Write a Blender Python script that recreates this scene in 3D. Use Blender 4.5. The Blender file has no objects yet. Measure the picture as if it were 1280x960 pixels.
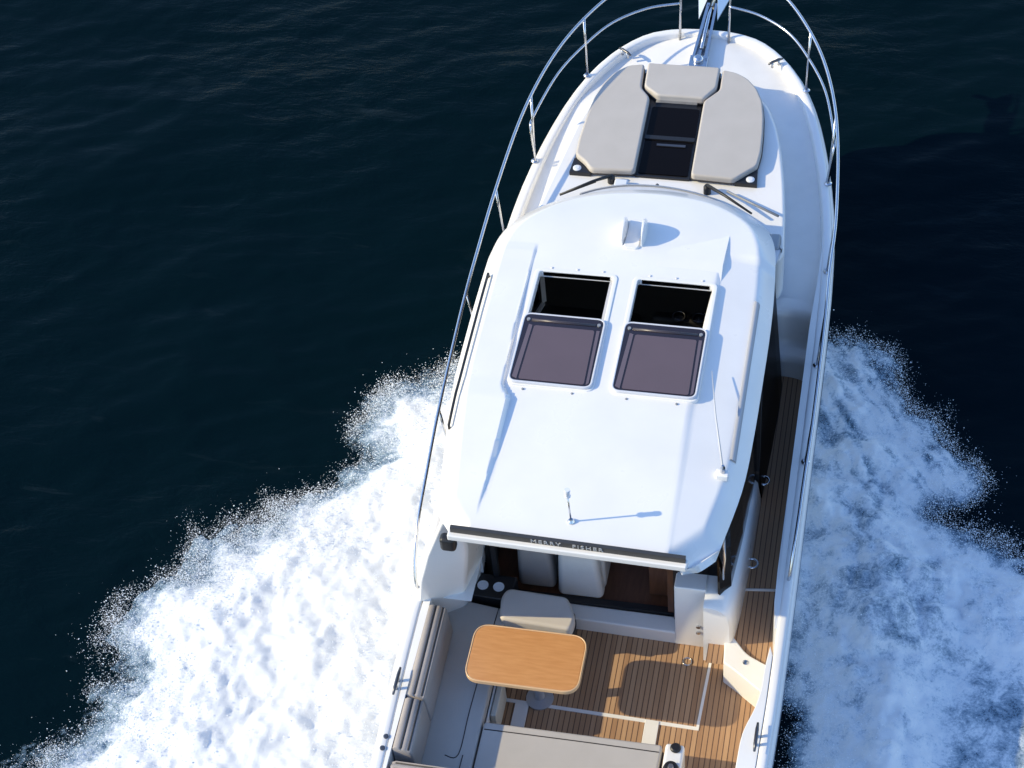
import bpy, math, random
import numpy as np
from mathutils import Vector, Matrix, noise as mnoise
random.seed(7); RNG = np.random.default_rng(11)
scn = bpy.context.scene
COL = scn.collection
# metres, boat frame: +X starboard, +Y bow, +Z up, water at z = 0
# ------------------------------------------------------------------ camera
cam = bpy.data.cameras.new('camera'); camo = bpy.data.objects.new('camera', cam); COL.objects.link(camo)
cam.sensor_width = 36; cam.sensor_fit = 'HORIZONTAL'; cam.lens = 67.5; cam.clip_start = .1; cam.clip_end = 20000
cr = Vector((0.97827932, 0.19305495, -0.07549415)); cu = Vector((-0.09651718, 0.74652393, 0.65832093)); cw = -Vector((-0.18345031, 0.63673527, -0.74894204))
mm = Matrix((cr, cu, cw)).transposed().to_4x4(); mm.translation = (1.90678328, -6.64523783, 13.52068048)
camo.matrix_world = mm; scn.camera = camo
# ------------------------------------------------------------------ sky and sun
EL, AZ = math.radians(29.5), math.radians(14)
SUN = Vector((-math.cos(EL)*math.cos(AZ), -math.cos(EL)*math.sin(AZ), math.sin(EL)))
w = bpy.data.worlds.new('World'); scn.world = w; w.use_nodes = True
nt = w.node_tree; bg = nt.nodes['Background']; sky = nt.nodes.new('ShaderNodeTexSky')
sky.sky_type = 'NISHITA'; sky.sun_disc = False; sky.sun_elevation = EL; sky.sun_rotation = math.atan2(SUN.x, SUN.y) % (2*math.pi)
sky.air_density = 1.3; sky.dust_density = .4; sky.ozone_density = 4.0
tint = nt.nodes.new('ShaderNodeMix'); tint.data_type = 'RGBA'; tint.blend_type = 'MULTIPLY'; tint.inputs[0].default_value = 1; tint.inputs[7].default_value = (1.0, 1.02, 1.15, 1)
nt.links.new(sky.outputs[0], tint.inputs[6]); nt.links.new(tint.outputs[2], bg.inputs[0]); bg.inputs[1].default_value = .15
sl = bpy.data.lights.new('sun', 'SUN'); sl.energy = 3.0; sl.angle = math.radians(.53); sl.color = (1, .855, .53)
so = bpy.data.objects.new('sun', sl); COL.objects.link(so); so.rotation_euler = (-SUN).to_track_quat('-Z', 'Y').to_euler(); so.location = SUN*50
vs = scn.view_settings; vs.view_transform = 'Standard'; vs.look = 'None'; vs.gamma = 1; vs.exposure = .75
scn.render.engine = 'CYCLES'; scn.cycles.use_denoising = True; scn.cycles.max_bounces = 8; scn.cycles.transparent_max_bounces = 16

# ------------------------------------------------------------------ materials
def mat(name, col, rough=.5, metal=0., coat=0., noise=0., nscale=8., bump=0., bscale=40., spec=.5, col2=None, stretch=(1, 1, 1)):
    m = bpy.data.materials.new(name); m.use_nodes = True; t = m.node_tree; b = t.nodes['Principled BSDF']
    b.inputs['Base Color'].default_value = (*col, 1); b.inputs['Roughness'].default_value = rough; b.inputs['Metallic'].default_value = metal
    b.inputs['Coat Weight'].default_value = coat; b.inputs['Coat Roughness'].default_value = .05; b.inputs['Specular IOR Level'].default_value = spec
    tc = t.nodes.new('ShaderNodeTexCoord'); mp = t.nodes.new('ShaderNodeMapping'); mp.inputs['Scale'].default_value = stretch
    t.links.new(tc.outputs['Object'], mp.inputs[0])
    if noise:
        n = t.nodes.new('ShaderNodeTexNoise'); n.inputs['Scale'].default_value = nscale; n.inputs['Detail'].default_value = 5
        t.links.new(mp.outputs[0], n.inputs['Vector'])
        mx = t.nodes.new('ShaderNodeMix'); mx.data_type = 'RGBA'
        c2 = col2 or tuple(c*(1-noise) for c in col)
        mx.inputs[6].default_value = (*col, 1); mx.inputs[7].default_value = (*c2, 1)
        rp = t.nodes.new('ShaderNodeMapRange'); rp.inputs[1].default_value = .35; rp.inputs[2].default_value = .68
        t.links.new(n.outputs[0], rp.inputs[0]); t.links.new(rp.outputs[0], mx.inputs[0]); t.links.new(mx.outputs[2], b.inputs['Base Color'])
        mr = t.nodes.new('ShaderNodeMapRange'); mr.inputs[3].default_value = rough*.85; mr.inputs[4].default_value = min(1, rough*1.2)
        t.links.new(n.outputs[0], mr.inputs[0]); t.links.new(mr.outputs[0], b.inputs['Roughness'])
    if bump:
        n2 = t.nodes.new('ShaderNodeTexNoise'); n2.inputs['Scale'].default_value = bscale; n2.inputs['Detail'].default_value = 3
        t.links.new(mp.outputs[0], n2.inputs['Vector']); bp = t.nodes.new('ShaderNodeBump'); bp.inputs['Strength'].default_value = bump; bp.inputs['Distance'].default_value = .01
        t.links.new(n2.outputs[0], bp.inputs['Height']); t.links.new(bp.outputs[0], b.inputs['Normal'])
    return m
GEL = mat('white_gelcoat', (.80, .78, .75), .28, coat=.25, noise=.05, nscale=2.5)
NONSKID = mat('nonskid_deck', (.79, .775, .75), .6, noise=.06, nscale=5, bump=.25, bscale=220)
STEEL = mat('stainless_steel', (.62, .63, .65), .18, metal=1, noise=.1, nscale=20)
DSTEEL = mat('dark_metal', (.12, .12, .13), .35, metal=.8)
DOORG = mat('black_door_glass', (.004, .0035, .0035), .3, spec=.02)
BLACK = mat('black_plastic', (.012, .012, .014), .45, noise=.2, nscale=30)
RUBBER = mat('grey_rubber', (.05, .05, .055), .7)
GLASS = mat('dark_glass', (.004, .003, .003), .08, spec=.1)
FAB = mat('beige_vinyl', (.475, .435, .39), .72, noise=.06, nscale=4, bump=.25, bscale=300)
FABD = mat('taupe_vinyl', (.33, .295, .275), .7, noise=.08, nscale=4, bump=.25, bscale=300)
PIPE = mat('dark_piping', (.03, .027, .028), .7)
PLUM = mat('plum_sunshade', (.115, .078, .084), .45, coat=.5, noise=.08, nscale=3)
PLUMD = mat('plum_glass', (.02, .013, .016), .12, coat=.5)
GREY = mat('grey_plastic', (.25, .26, .28), .5, noise=.1)
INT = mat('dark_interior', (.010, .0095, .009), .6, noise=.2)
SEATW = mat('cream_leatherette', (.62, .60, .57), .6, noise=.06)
WOODI = mat('brown_veneer', (.16, .062, .028), .4, noise=.3, nscale=6, stretch=(6, .8, 1))
LAMP = mat('lamp_lens', (.7, .72, .75), .15, coat=.6)
SILV = mat('silver_letter', (.42, .42, .42), .4)

def teak_mat(name='teak_planking', pitch=.042):
    m = bpy.data.materials.new(name); m.use_nodes = True; t = m.node_tree; b = t.nodes['Principled BSDF']
    N = t.nodes.new; L = t.links.new
    geo = N('ShaderNodeNewGeometry'); sp = N('ShaderNodeSeparateXYZ'); L(geo.outputs['Position'], sp.inputs[0])
    dv = N('ShaderNodeMath'); dv.operation = 'DIVIDE'; dv.inputs[1].default_value = pitch; L(sp.outputs[0], dv.inputs[0])
    fr = N('ShaderNodeMath'); fr.operation = 'FRACT'; L(dv.outputs[0], fr.inputs[0])
    fl = N('ShaderNodeMath'); fl.operation = 'FLOOR'; L(dv.outputs[0], fl.inputs[0])
    wn = N('ShaderNodeTexWhiteNoise'); wn.noise_dimensions = '1D'; L(fl.outputs[0], wn.inputs['W'])
    mp = N('ShaderNodeMapping'); mp.inputs['Scale'].default_value = (28, 1.6, 1); L(geo.outputs['Position'], mp.inputs[0])
    gn = N('ShaderNodeTexNoise'); gn.inputs['Scale'].default_value = 2.5; gn.inputs['Detail'].default_value = 6; L(mp.outputs[0], gn.inputs['Vector'])
    ad = N('ShaderNodeMath'); ad.operation = 'ADD'; L(wn.outputs[0], ad.inputs[0]); L(gn.outputs[0], ad.inputs[1])
    hf = N('ShaderNodeMath'); hf.operation = 'MULTIPLY'; hf.inputs[1].default_value = .5; L(ad.outputs[0], hf.inputs[0])
    cr_ = N('ShaderNodeValToRGB'); e = cr_.color_ramp.elements
    e[0].position = .2; e[0].color = (.33, .185, .098, 1); e[1].position = .8; e[1].color = (.48, .295, .165, 1); L(hf.outputs[0], cr_.inputs[0])
    gt = N('ShaderNodeMath'); gt.operation = 'LESS_THAN'; gt.inputs[1].default_value = .17; L(fr.outputs[0], gt.inputs[0])
    mx = N('ShaderNodeMix'); mx.data_type = 'RGBA'; mx.inputs[7].default_value = (.10, .055, .034, 1)
    L(gt.outputs[0], mx.inputs[0]); L(cr_.outputs[0], mx.inputs[6]); L(mx.outputs[2], b.inputs['Base Color'])
    b.inputs['Roughness'].default_value = .6
    bp = N('ShaderNodeBump'); bp.inputs['Strength'].default_value = .3; bp.inputs['Distance'].default_value = .004; bp.invert = True
    L(gt.outputs[0], bp.inputs['Height']); L(bp.outputs[0], b.inputs['Normal'])
    return m
TEAK = teak_mat()
TABLE = mat('varnished_table_wood', (.60, .285, .105), .32, coat=.25, noise=.1, nscale=5, col2=(.53, .235, .08), stretch=(1.2, 9, 1))
TABEDGE = mat('pale_table_edging', (.66, .42, .22), .4, coat=.2)

# ------------------------------------------------------------------ mesh helpers
def link_mesh(name, V, F, m, parent=None, smooth=False, bevel=0, segs=3, label=None):
    V = np.asarray(V, dtype=float)
    ctr = (V.min(0)+V.max(0))/2
    me = bpy.data.meshes.new(name); me.from_pydata((V-ctr).tolist(), [], F); me.update()
    me.materials.append(m)
    if smooth or bevel: me.polygons.foreach_set('use_smooth', [True]*len(me.polygons))
    o = bpy.data.objects.new(name, me); COL.objects.link(o); o.location = Vector(ctr)
    if parent is not None:
        o.parent = parent; o.location = Vector(ctr)-Vector(parent['wl'])
    o['wl'] = [float(c) for c in ctr]
    if bevel:
        b = o.modifiers.new('bevel', 'BEVEL'); b.width = bevel; b.segments = segs; b.limit_method = 'ANGLE'; b.angle_limit = math.radians(40)
        wnm = o.modifiers.new('wn', 'WEIGHTED_NORMAL'); wnm.keep_sharp = False
    if label: o['label'] = label
    return o
def tag(o, label, cat, group=None, kind=None):
    o['label'] = label; o['category'] = cat
    if group: o['group'] = group
    if kind: o['kind'] = kind
    return o
def empty(name, loc):
    o = bpy.data.objects.new(name, None); COL.objects.link(o); o.location = loc; o['wl'] = list(map(float, loc)); o.empty_display_size = .3
    return o
def area(p): return .5*sum(p[i][0]*p[(i+1) % len(p)][1]-p[(i+1) % len(p)][0]*p[i][1] for i in range(len(p)))
def ccw(p): return list(p) if area(p) > 0 else list(p)[::-1]
def rounded(p, r, n=6):
    p = ccw(p); out = []; k = len(p)
    for i in range(k):
        a, b, c = Vector(p[i-1]), Vector(p[i]), Vector(p[(i+1) % k])
        u, v = (a-b), (c-b); rr = r[i] if isinstance(r, (list, tuple)) else r
        d = min(rr, u.length*.48, v.length*.48)
        if d < 1e-4: out.append(tuple(b)); continue
        s, e = b+u.normalized()*d, b+v.normalized()*d
        for j in range(n+1):
            t = j/n; q = s*(1-t)**2+b*2*t*(1-t)+e*t*t; out.append((q.x, q.y))
    return out
def slab_geo(p, z0, z1):
    p = ccw(p); n = len(p)
    f0 = z0 if callable(z0) else (lambda x, y: z0); f1 = z1 if callable(z1) else (lambda x, y: z1)
    V = [(x, y, f0(x, y)) for x, y in p]+[(x, y, f1(x, y)) for x, y in p]
    F = [tuple(range(n))[::-1], tuple(range(n, 2*n))]+[(i, (i+1) % n, n+(i+1) % n, n+i) for i in range(n)]
    return V, F
def slab(name, p, z0, z1, m, parent=None, bevel=0, segs=3, smooth=False, label=None):
    V, F = slab_geo(p, z0, z1); return link_mesh(name, V, F, m, parent, smooth, bevel, segs, label)
def box(name, x0, x1, y0, y1, z0, z1, m, parent=None, bevel=0, label=None):
    return slab(name, [(x0, y0), (x1, y0), (x1, y1), (x0, y1)], z0, z1, m, parent, bevel, label=label)
def merge(*gs):
    V, F = [], []
    for v, f in gs:
        k = len(V); V += list(v); F += [tuple(i+k for i in q) for q in f]
    return V, F
def boxg(x0, x1, y0, y1, z0, z1): return slab_geo([(x0, y0), (x1, y0), (x1, y1), (x0, y1)], z0, z1)
def spline(pts, n=8, closed=False):
    P = [np.array(p, float) for p in pts]; out = []; k = len(P)
    for i in range(k if closed else k-1):
        p0 = P[i-1] if (i > 0 or closed) else P[0]; p1 = P[i]; p2 = P[(i+1) % k]; p3 = P[(i+2) % k] if (closed or i+2 < k) else P[-1]
        for j in range(n):
            t = j/n
            out.append(.5*((2*p1)+(-p0+p2)*t+(2*p0-5*p1+4*p2-p3)*t*t+(-p0+3*p1-3*p2+p3)*t**3))
    if not closed: out.append(P[-1])
    return out
def tube_geo(path, r, seg=8, closed=False, cap=True):
    P = [Vector(tuple(p)) for p in path]; n = len(P); V, F = [], []; up = None
    for i in range(n):
        if closed: d = (P[(i+1) % n]-P[i-1])
        else: d = P[min(i+1, n-1)]-P[max(i-1, 0)]
        d.normalize()
        if up is None:
            up = d.orthogonal().normalized()
        up = (up-d*up.dot(d)); up = up.normalized() if up.length > 1e-6 else d.orthogonal().normalized()
        s = d.cross(up); rr = r[i] if isinstance(r, (list, tuple)) else r
        for k in range(seg):
            a = 2*math.pi*k/seg; V.append(tuple(P[i]+(up*math.cos(a)+s*math.sin(a))*rr))
    for i in range(n if closed else n-1):
        j = (i+1) % n
        for k in range(seg): F.append((i*seg+k, i*seg+(k+1) % seg, j*seg+(k+1) % seg, j*seg+k))
    if cap and not closed:
        F.append(tuple(range(seg))[::-1]); F.append(tuple(range((n-1)*seg, n*seg)))
    return V, F
def tube(name, path, r, m, parent=None, seg=8, closed=False, label=None):
    V, F = tube_geo(path, r, seg, closed); return link_mesh(name, V, F, m, parent, True, label=label)
def lathe_geo(c, prof, seg=20, axis=Vector((0, 0, 1))):
    ax = Vector(axis).normalized(); u = ax.orthogonal().normalized(); v = ax.cross(u); V, F = [], []; c = Vector(c); n = len(prof)
    for r, h in prof:
        for k in range(seg):
            a = 2*math.pi*k/seg; V.append(tuple(c+ax*h+(u*math.cos(a)+v*math.sin(a))*max(r, 1e-4)))
    for i in range(n-1):
        for k in range(seg): F.append((i*seg+k, i*seg+(k+1) % seg, (i+1)*seg+(k+1) % seg, (i+1)*seg+k))
    F.append(tuple(range(seg))[::-1]); F.append(tuple(range((n-1)*seg, n*seg)))
    return V, F
def lathe(name, c, prof, m, parent=None, seg=20, axis=(0, 0, 1), bevel=0):
    V, F = lathe_geo(c, prof, seg, axis); return link_mesh(name, V, F, m, parent, False, bevel, 2)
def ring_slab_geo(outer, inner, z0, z1):
    n = len(outer); assert n == len(inner)
    V = [(x, y, z0) for x, y in outer]+[(x, y, z0) for x, y in inner]+[(x, y, z1) for x, y in outer]+[(x, y, z1) for x, y in inner]; F = []
    for i in range(n):
        j = (i+1) % n
        F += [(i, j, 2*n+j, 2*n+i), (n+j, n+i, 3*n+i, 3*n+j), (2*n+i, 2*n+j, 3*n+j, 3*n+i), (j, i, n+i, n+j)]
    return V, F
def inset(p, d):
    p = ccw(p); n = len(p); out = []
    for i in range(n):
        a, b, c = Vector(p[i-1]), Vector(p[i]), Vector(p[(i+1) % n])
        u, v = (b-a).normalized(), (c-b).normalized(); n1, n2 = Vector((-u.y, u.x)), Vector((-v.y, v.x))
        m_ = (n1+n2); m_ = m_/max(m_.dot(n1), .3); q = b+m_*d; out.append((q.x, q.y))
    return out
def lerp_tab(tab):
    xs = np.array([t[0] for t in tab]); ys = np.array([t[1] for t in tab])
    # smooth monotone-ish interpolation
    def f(x): return np.interp(x, xs, ys)
    return f
def smooth01(t): t = np.clip(t, 0, 1); return t*t*(3-2*t)
# lattice noise
_perm = [RNG.random((256, 256)) for _ in range(8)]
def vnoise(x, y, k=0):
    xi = np.floor(x).astype(int); yi = np.floor(y).astype(int); fx = x-xi; fy = y-yi
    fx = fx*fx*fx*(fx*(fx*6-15)+10); fy = fy*fy*fy*(fy*(fy*6-15)+10); T = _perm[k % 8]
    a = T[xi & 255, yi & 255]; b = T[(xi+1) & 255, yi & 255]; c = T[xi & 255, (yi+1) & 255]; d = T[(xi+1) & 255, (yi+1) & 255]
    return (a*(1-fx)+b*fx)*(1-fy)+(c*(1-fx)+d*fx)*fy
def fbm(x, y, o=5, k=0, gain=.5):
    s = 0; a = 1; tot = 0
    for i in range(o):
        s = s+a*vnoise(x*2**i+17.3*i, y*2**i+9.1*i, k+i); tot += a; a *= gain
    return s/tot

# ------------------------------------------------------------------ sea
def build_sea():
    x = np.arange(-13, 9.01, .055); y = np.arange(-5, 17.01, .055); X, Y = np.meshgrid(x, y)
    c, s = math.cos(.35), math.sin(.35); A = X*c+Y*s; B = -X*s+Y*c
    Z = .10*(fbm(A*.28, B*.55, 3, 0)-.5)+.05*(fbm(A*.8+5, B*1.9, 3, 2)-.5)+.02*(1-np.abs(2*fbm(A*1.3, B*3.4, 3, 4)-1))**2-.012
    edge = np.minimum.reduce([X+13, 9-X, Y+5, 17-Y]); Z = Z*smooth01(edge/2.)
    n, k = X.shape; V = np.stack([X.ravel(), Y.ravel(), Z.ravel()], 1)
    idx = np.arange(n*k).reshape(n, k)
    Q = np.stack([idx[:-1, :-1].ravel(), idx[:-1, 1:].ravel(), idx[1:, 1:].ravel(), idx[1:, :-1].ravel()], 1)
    x0, x1, y0, y1 = x[0], x[-1], y[0], y[-1]; R = 9000
    o4 = np.array([(x0, y0, 0), (x1, y0, 0), (x1, y1, 0), (x0, y1, 0), (-R, -R, 0), (R, -R, 0), (R, R, 0), (-R, R, 0)]); b = len(V)
    V = np.concatenate([V, o4]); Q = np.concatenate([Q, np.array([(b+4, b+5, b+1, b), (b+5, b+6, b+2, b+1), (b+6, b+7, b+3, b+2), (b+7, b+4, b, b+3)])])
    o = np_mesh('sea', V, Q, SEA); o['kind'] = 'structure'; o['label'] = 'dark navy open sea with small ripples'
def np_mesh(name, V, Q, m, attr=None, smooth=True):
    me = bpy.data.meshes.new(name); nq, w_ = Q.shape
    me.vertices.add(len(V)); me.vertices.foreach_set('co', np.ascontiguousarray(V, dtype=np.float32).ravel())
    me.loops.add(nq*w_); me.loops.foreach_set('vertex_index', np.ascontiguousarray(Q, dtype=np.int32).ravel())
    me.polygons.add(nq); me.polygons.foreach_set('loop_start', np.arange(0, nq*w_, w_, dtype=np.int32))
    me.polygons.foreach_set('use_smooth', np.full(nq, smooth))
    if attr is not None:
        a = me.attributes.new('foam_amount', 'FLOAT', 'POINT'); a.data.foreach_set('value', attr.astype(np.float32))
    me.update(calc_edges=True); me.validate(); me.materials.append(m)
    o = bpy.data.objects.new(name, me); COL.objects.link(o); o['wl'] = [0., 0., 0.]; return o
def sea_mat():
    m = bpy.data.materials.new('sea_water'); m.use_nodes = True; t = m.node_tree; b = t.nodes['Principled BSDF']; N = t.nodes.new; L = t.links.new
    b.inputs['Roughness'].default_value = .12; b.inputs['IOR'].default_value = 1.33; b.inputs['Specular IOR Level'].default_value = .05
    g = N('ShaderNodeNewGeometry'); mp = N('ShaderNodeMapping'); mp.inputs['Rotation'].default_value = (0, 0, -.35); mp.inputs['Scale'].default_value = (1, 2.3, 1); L(g.outputs['Position'], mp.inputs[0])
    n1 = N('ShaderNodeTexNoise'); n1.inputs['Scale'].default_value = 2.2; n1.inputs['Detail'].default_value = 6; n1.inputs['Roughness'].default_value = .62; n1.inputs['Distortion'].default_value = .5; L(mp.outputs[0], n1.inputs['Vector'])
    n2 = N('ShaderNodeTexNoise'); n2.inputs['Scale'].default_value = 13; n2.inputs['Detail'].default_value = 3; L(mp.outputs[0], n2.inputs['Vector'])
    ad = N('ShaderNodeMath'); ad.operation = 'MULTIPLY_ADD'; ad.inputs[1].default_value = .16; L(n2.outputs[0], ad.inputs[0]); L(n1.outputs[0], ad.inputs[2])
    bp = N('ShaderNodeBump'); bp.inputs['Distance'].default_value = .10; L(ad.outputs[0], bp.inputs['Height']); L(bp.outputs[0], b.inputs['Normal'])
    # wind patches: ripples come and go
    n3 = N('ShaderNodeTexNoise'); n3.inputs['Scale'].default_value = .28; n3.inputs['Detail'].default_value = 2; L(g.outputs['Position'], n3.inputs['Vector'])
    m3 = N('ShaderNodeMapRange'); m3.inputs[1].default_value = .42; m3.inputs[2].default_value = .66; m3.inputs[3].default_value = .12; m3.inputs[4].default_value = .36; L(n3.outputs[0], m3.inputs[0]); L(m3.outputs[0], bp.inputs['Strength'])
    # faint pale streaks painted into the base colour as glints on breaking crests
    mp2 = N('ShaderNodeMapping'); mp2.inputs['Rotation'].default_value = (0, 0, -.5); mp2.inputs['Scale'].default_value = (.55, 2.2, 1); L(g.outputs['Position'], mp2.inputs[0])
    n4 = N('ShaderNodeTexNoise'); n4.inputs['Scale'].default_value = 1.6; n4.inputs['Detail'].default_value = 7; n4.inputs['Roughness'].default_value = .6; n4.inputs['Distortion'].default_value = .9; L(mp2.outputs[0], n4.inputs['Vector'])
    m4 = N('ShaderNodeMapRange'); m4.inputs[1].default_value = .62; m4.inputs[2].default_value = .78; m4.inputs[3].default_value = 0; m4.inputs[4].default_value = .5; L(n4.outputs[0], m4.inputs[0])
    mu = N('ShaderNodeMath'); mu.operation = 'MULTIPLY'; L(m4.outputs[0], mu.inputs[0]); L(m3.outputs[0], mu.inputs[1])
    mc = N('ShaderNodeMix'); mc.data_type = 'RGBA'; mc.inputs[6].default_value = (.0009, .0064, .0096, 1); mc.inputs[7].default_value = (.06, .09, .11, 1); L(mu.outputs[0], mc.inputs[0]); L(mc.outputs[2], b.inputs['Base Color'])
    return m
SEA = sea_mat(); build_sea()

# ------------------------------------------------------------------ the motor boat
boat = empty('motor_boat', (0, 3.5, 0))
tag(boat, 'white cabin motor boat under way, seen from above and behind', 'motor boat')
HB = lerp_tab([(-.3, 1.40), (0, 1.425), (.5, 1.44), (1, 1.455), (1.5, 1.46), (2, 1.464), (2.5, 1.466), (3, 1.468), (3.5, 1.47), (4, 1.473), (4.5, 1.474), (5, 1.47), (5.5, 1.45), (5.75, 1.43), (6, 1.40), (6.25, 1.36), (6.5, 1.312), (6.75, 1.255), (7, 1.188), (7.2, 1.122), (7.4, 1.04), (7.55, .963), (7.7, .868), (7.8, .79), (7.9, .695), (7.98, .60), (8.04, .50), (8.09, .36), (8.12, .2), (8.13, 0)])
ZG = lerp_tab([(-.3, 1.18), (1, 1.19), (2, 1.21), (2.5, 1.235), (3.5, 1.305), (4.4, 1.375), (5, 1.425), (5.6, 1.48), (6, 1.525), (6.5, 1.585), (7, 1.635), (7.4, 1.672), (7.7, 1.695), (8.13, 1.725)])
YS = sorted(set([round(v, 3) for v in list(np.arange(-.3, 6, .15))+list(np.arange(6, 7.5, .08))+list(np.arange(7.5, 8, .04))+[8.0, 8.02, 8.04, 8.06, 8.08, 8.095, 8.11, 8.12, 8.128]]))
def outline(ins=0., ylo=-.3):          # gunwale outline points (stbd aft -> bow -> port aft), inset along the plan normal
    ys = [y for y in YS if y >= ylo]; pts = [(float(HB(y)), y) for y in ys]+[(0., 8.13)]+[(-float(HB(y)), y) for y in reversed(ys)]
    if ins == 0: return pts
    out = []
    for i, (x, y) in enumerate(pts):
        a = pts[max(i-1, 0)]; b = pts[min(i+1, len(pts)-1)]; d = Vector((b[0]-a[0], b[1]-a[1])).normalized(); out.append((x-d.y*ins, y+d.x*ins))
    return out
def strip(rings):                      # rings of equal length -> open surface
    V = [p for r in rings for p in r]; n = len(rings[0]); F = []
    for k in range(len(rings)-1):
        for i in range(n-1): F.append((k*n+i, k*n+i+1, (k+1)*n+i+1, (k+1)*n+i))
    return V, F
def hull_ring(z):                      # hull surface outline at height z (below the gunwale)
    out = []
    for x, y in outline():
        zg = float(ZG(y)); t = min(1, max(0, (zg-.1-z)/(zg+.3))); f = 1-.05*t-.13*t**2
        bowt = max(0., (y-3.5)/4.63); yy = y-1.25*t*bowt**2; xx = x*f*(1-.38*t*bowt)
        out.append((xx, yy, z))
    return out
g = outline(); zg_ring = [(x, y, float(ZG(y))) for x, y in g]
def off_ring(ins, dz): return [(x, y, float(ZG(min(y, 8.13)))+dz) for x, y in outline(ins)]
V, F = strip([hull_ring(-.55), hull_ring(-.2), hull_ring(.1), hull_ring(.45), hull_ring(.8), off_ring(-.0, -.13)])
nr = len(g); F.append(tuple(k*nr for k in range(6))+tuple(k*nr+nr-1 for k in reversed(range(6))))   # transom
hull = link_mesh('hull', V, F, GEL, boat, True)
V, F = strip([off_ring(.0, -.13), off_ring(-.022, -.115), off_ring(-.026, -.09), off_ring(-.022, -.065), off_ring(0, -.05)])
link_mesh('rub_rail', V, F, GEL, boat, True)
V, F = strip([off_ring(-.0275, -.098), off_ring(-.031, -.09), off_ring(-.0275, -.082)])
link_mesh('rub_rail_insert', V, F, STEEL, boat, True)
# gunwale cap: outer bevel, flat top, inner drop
CAP = .085
V, F = strip([off_ring(0, -.05), off_ring(.004, -.02), off_ring(.018, -.003), off_ring(.035, 0), off_ring(CAP-.02, 0), off_ring(CAP-.004, -.006), off_ring(CAP, -.02), off_ring(CAP+.008, -.16), off_ring(CAP+.01, -.52)])
link_mesh('gunwale', V, F, GEL, boat, True)

# ---- foredeck (walkways each side of the coachroof)
def foredeck():
    ys = [y for y in YS if y >= 4.93 and y <= 8.04]; n = 41; V = []; F = []
    for y in ys:
        h = float(HB(y))-.087; zd = float(ZG(y))-.085-.05*smooth01((7.2-y)/1.6)
        for i in range(n):
            s = -1+2*i/(n-1); x = s*h; V.append((x, y, zd+.045*(1-s*s)*smooth01((y-6.6)/1.2)+(.055*smooth01((-s-.25)/.2)*smooth01((7.5-y)/.5))))
    for k in range(len(ys)-1):
        for i in range(n-1): F.append((k*n+i, k*n+i+1, (k+1)*n+i+1, (k+1)*n+i))
    link_mesh('foredeck', V, F, NONSKID, boat, True)
foredeck()
# coachroof, sun pad plinth
zc = lambda x, y: 1.852-.012*(x+.07)**2
cr_pts = [(1.07, 5.05), (1.03, 5.53), (.985, 5.9), (.92, 6.3), (.84, 6.64), (.74, 6.9), (.58, 7.12), (.36, 7.3), (.12, 7.38), (-.30, 7.38), (-.54, 7.30), (-.75, 7.12), (-.9, 6.85), (-.98, 6.5), (-1.05, 6.0), (-1.12, 5.5), (-1.16, 5.15), (-1.17, 4.95), (1.04, 4.95)]
slab('coachroof', rounded(cr_pts, .08, 3), 1.33, zc, GEL, boat, .05, 4)
# port walkway filler aft of the foredeck: flush side deck
def side_strip(name, x0f, x1f, ys, zf, m):
    V = []; F = []
    for y in ys: V += [(x0f(y), y, zf(y)), (x1f(y), y, zf(y))]
    for k in range(len(ys)-1): F.append((2*k, 2*k+1, 2*k+3, 2*k+2))
    return link_mesh(name, V, F, m, boat, True)
ysd = list(np.arange(1.6, 4.7, .2))
side_strip('side_deck', lambda y: -float(HB(y))+.09, lambda y: -1.0, ysd+[4.8, 5.0], lambda y: float(ZG(y))-.045, NONSKID)['label'] = 'narrow plain white port side deck'
# starboard side deck: recessed teak, ramp up to the foredeck
SDZ = .70
side_strip('side_deck', lambda y: .84, lambda y: float(HB(y))-.092, list(np.arange(1.6, 4.66, .15))+[4.66], lambda y: SDZ, TEAK)['label'] = 'recessed teak starboard side deck'
V = []; F = []
prof = [(4.58, SDZ-.02), (4.60, SDZ+.16), (4.615, SDZ+.205), (4.65, SDZ+.225), (4.72, SDZ+.235), (4.755, SDZ+.25), (4.775, SDZ+.30), (4.80, SDZ+.52), (4.82, SDZ+.58), (4.86, SDZ+.605), (4.95, SDZ+.615)]
nx = 9
for k, (y, z) in enumerate(prof):
    for i in range(nx):
        s = i/(nx-1); x = .9+s*(float(HB(y))-.09-.9); cz = .07*(1-(2*s-1)**2)
        V.append((x, y+cz, z))
for k in range(len(prof)-1):
    for i in range(nx-1): F.append((k*nx+i, k*nx+i+1, (k+1)*nx+i+1, (k+1)*nx+i))
link_mesh('deck_step', V, F, GEL, boat, True)
ysb = [1.66, 1.9]+list(np.arange(2.2, 4.7, .3))+[4.7, 4.9, 5.1, 5.3, 5.5, 5.7]
slab('bulwark', [(float(HB(y))-.08, y) for y in ysb]+[(float(HB(y))-.083-.055*float(min(1, (y-1.6)/.5+.25)*(1-smooth01((y-4.5)/1.25))), y) for y in reversed(ysb)], SDZ-.02, lambda x, y: float(ZG(y))-.006, GEL, boat, .03, 4)
tube('deck_seam', [(1.0, 2.32, SDZ+.006), (1.31, 2.355, SDZ+.006)], .012, GEL, boat)

# ---- cockpit
SOLE = .45
slab('cockpit_floor', [(-1.35, -.25), (1.35, -.25), (1.35, 1.7), (.84, 1.85), (.84, 2.04), (-.9, 2.06), (-1.2, 1.9)], SOLE-.05, SOLE, TEAK, boat)
V, F = boxg(-1.36, 1.36, -.26, 2.3, SOLE-.12, SOLE-.055); link_mesh('cockpit_liner', V, F, GEL, boat)
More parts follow.
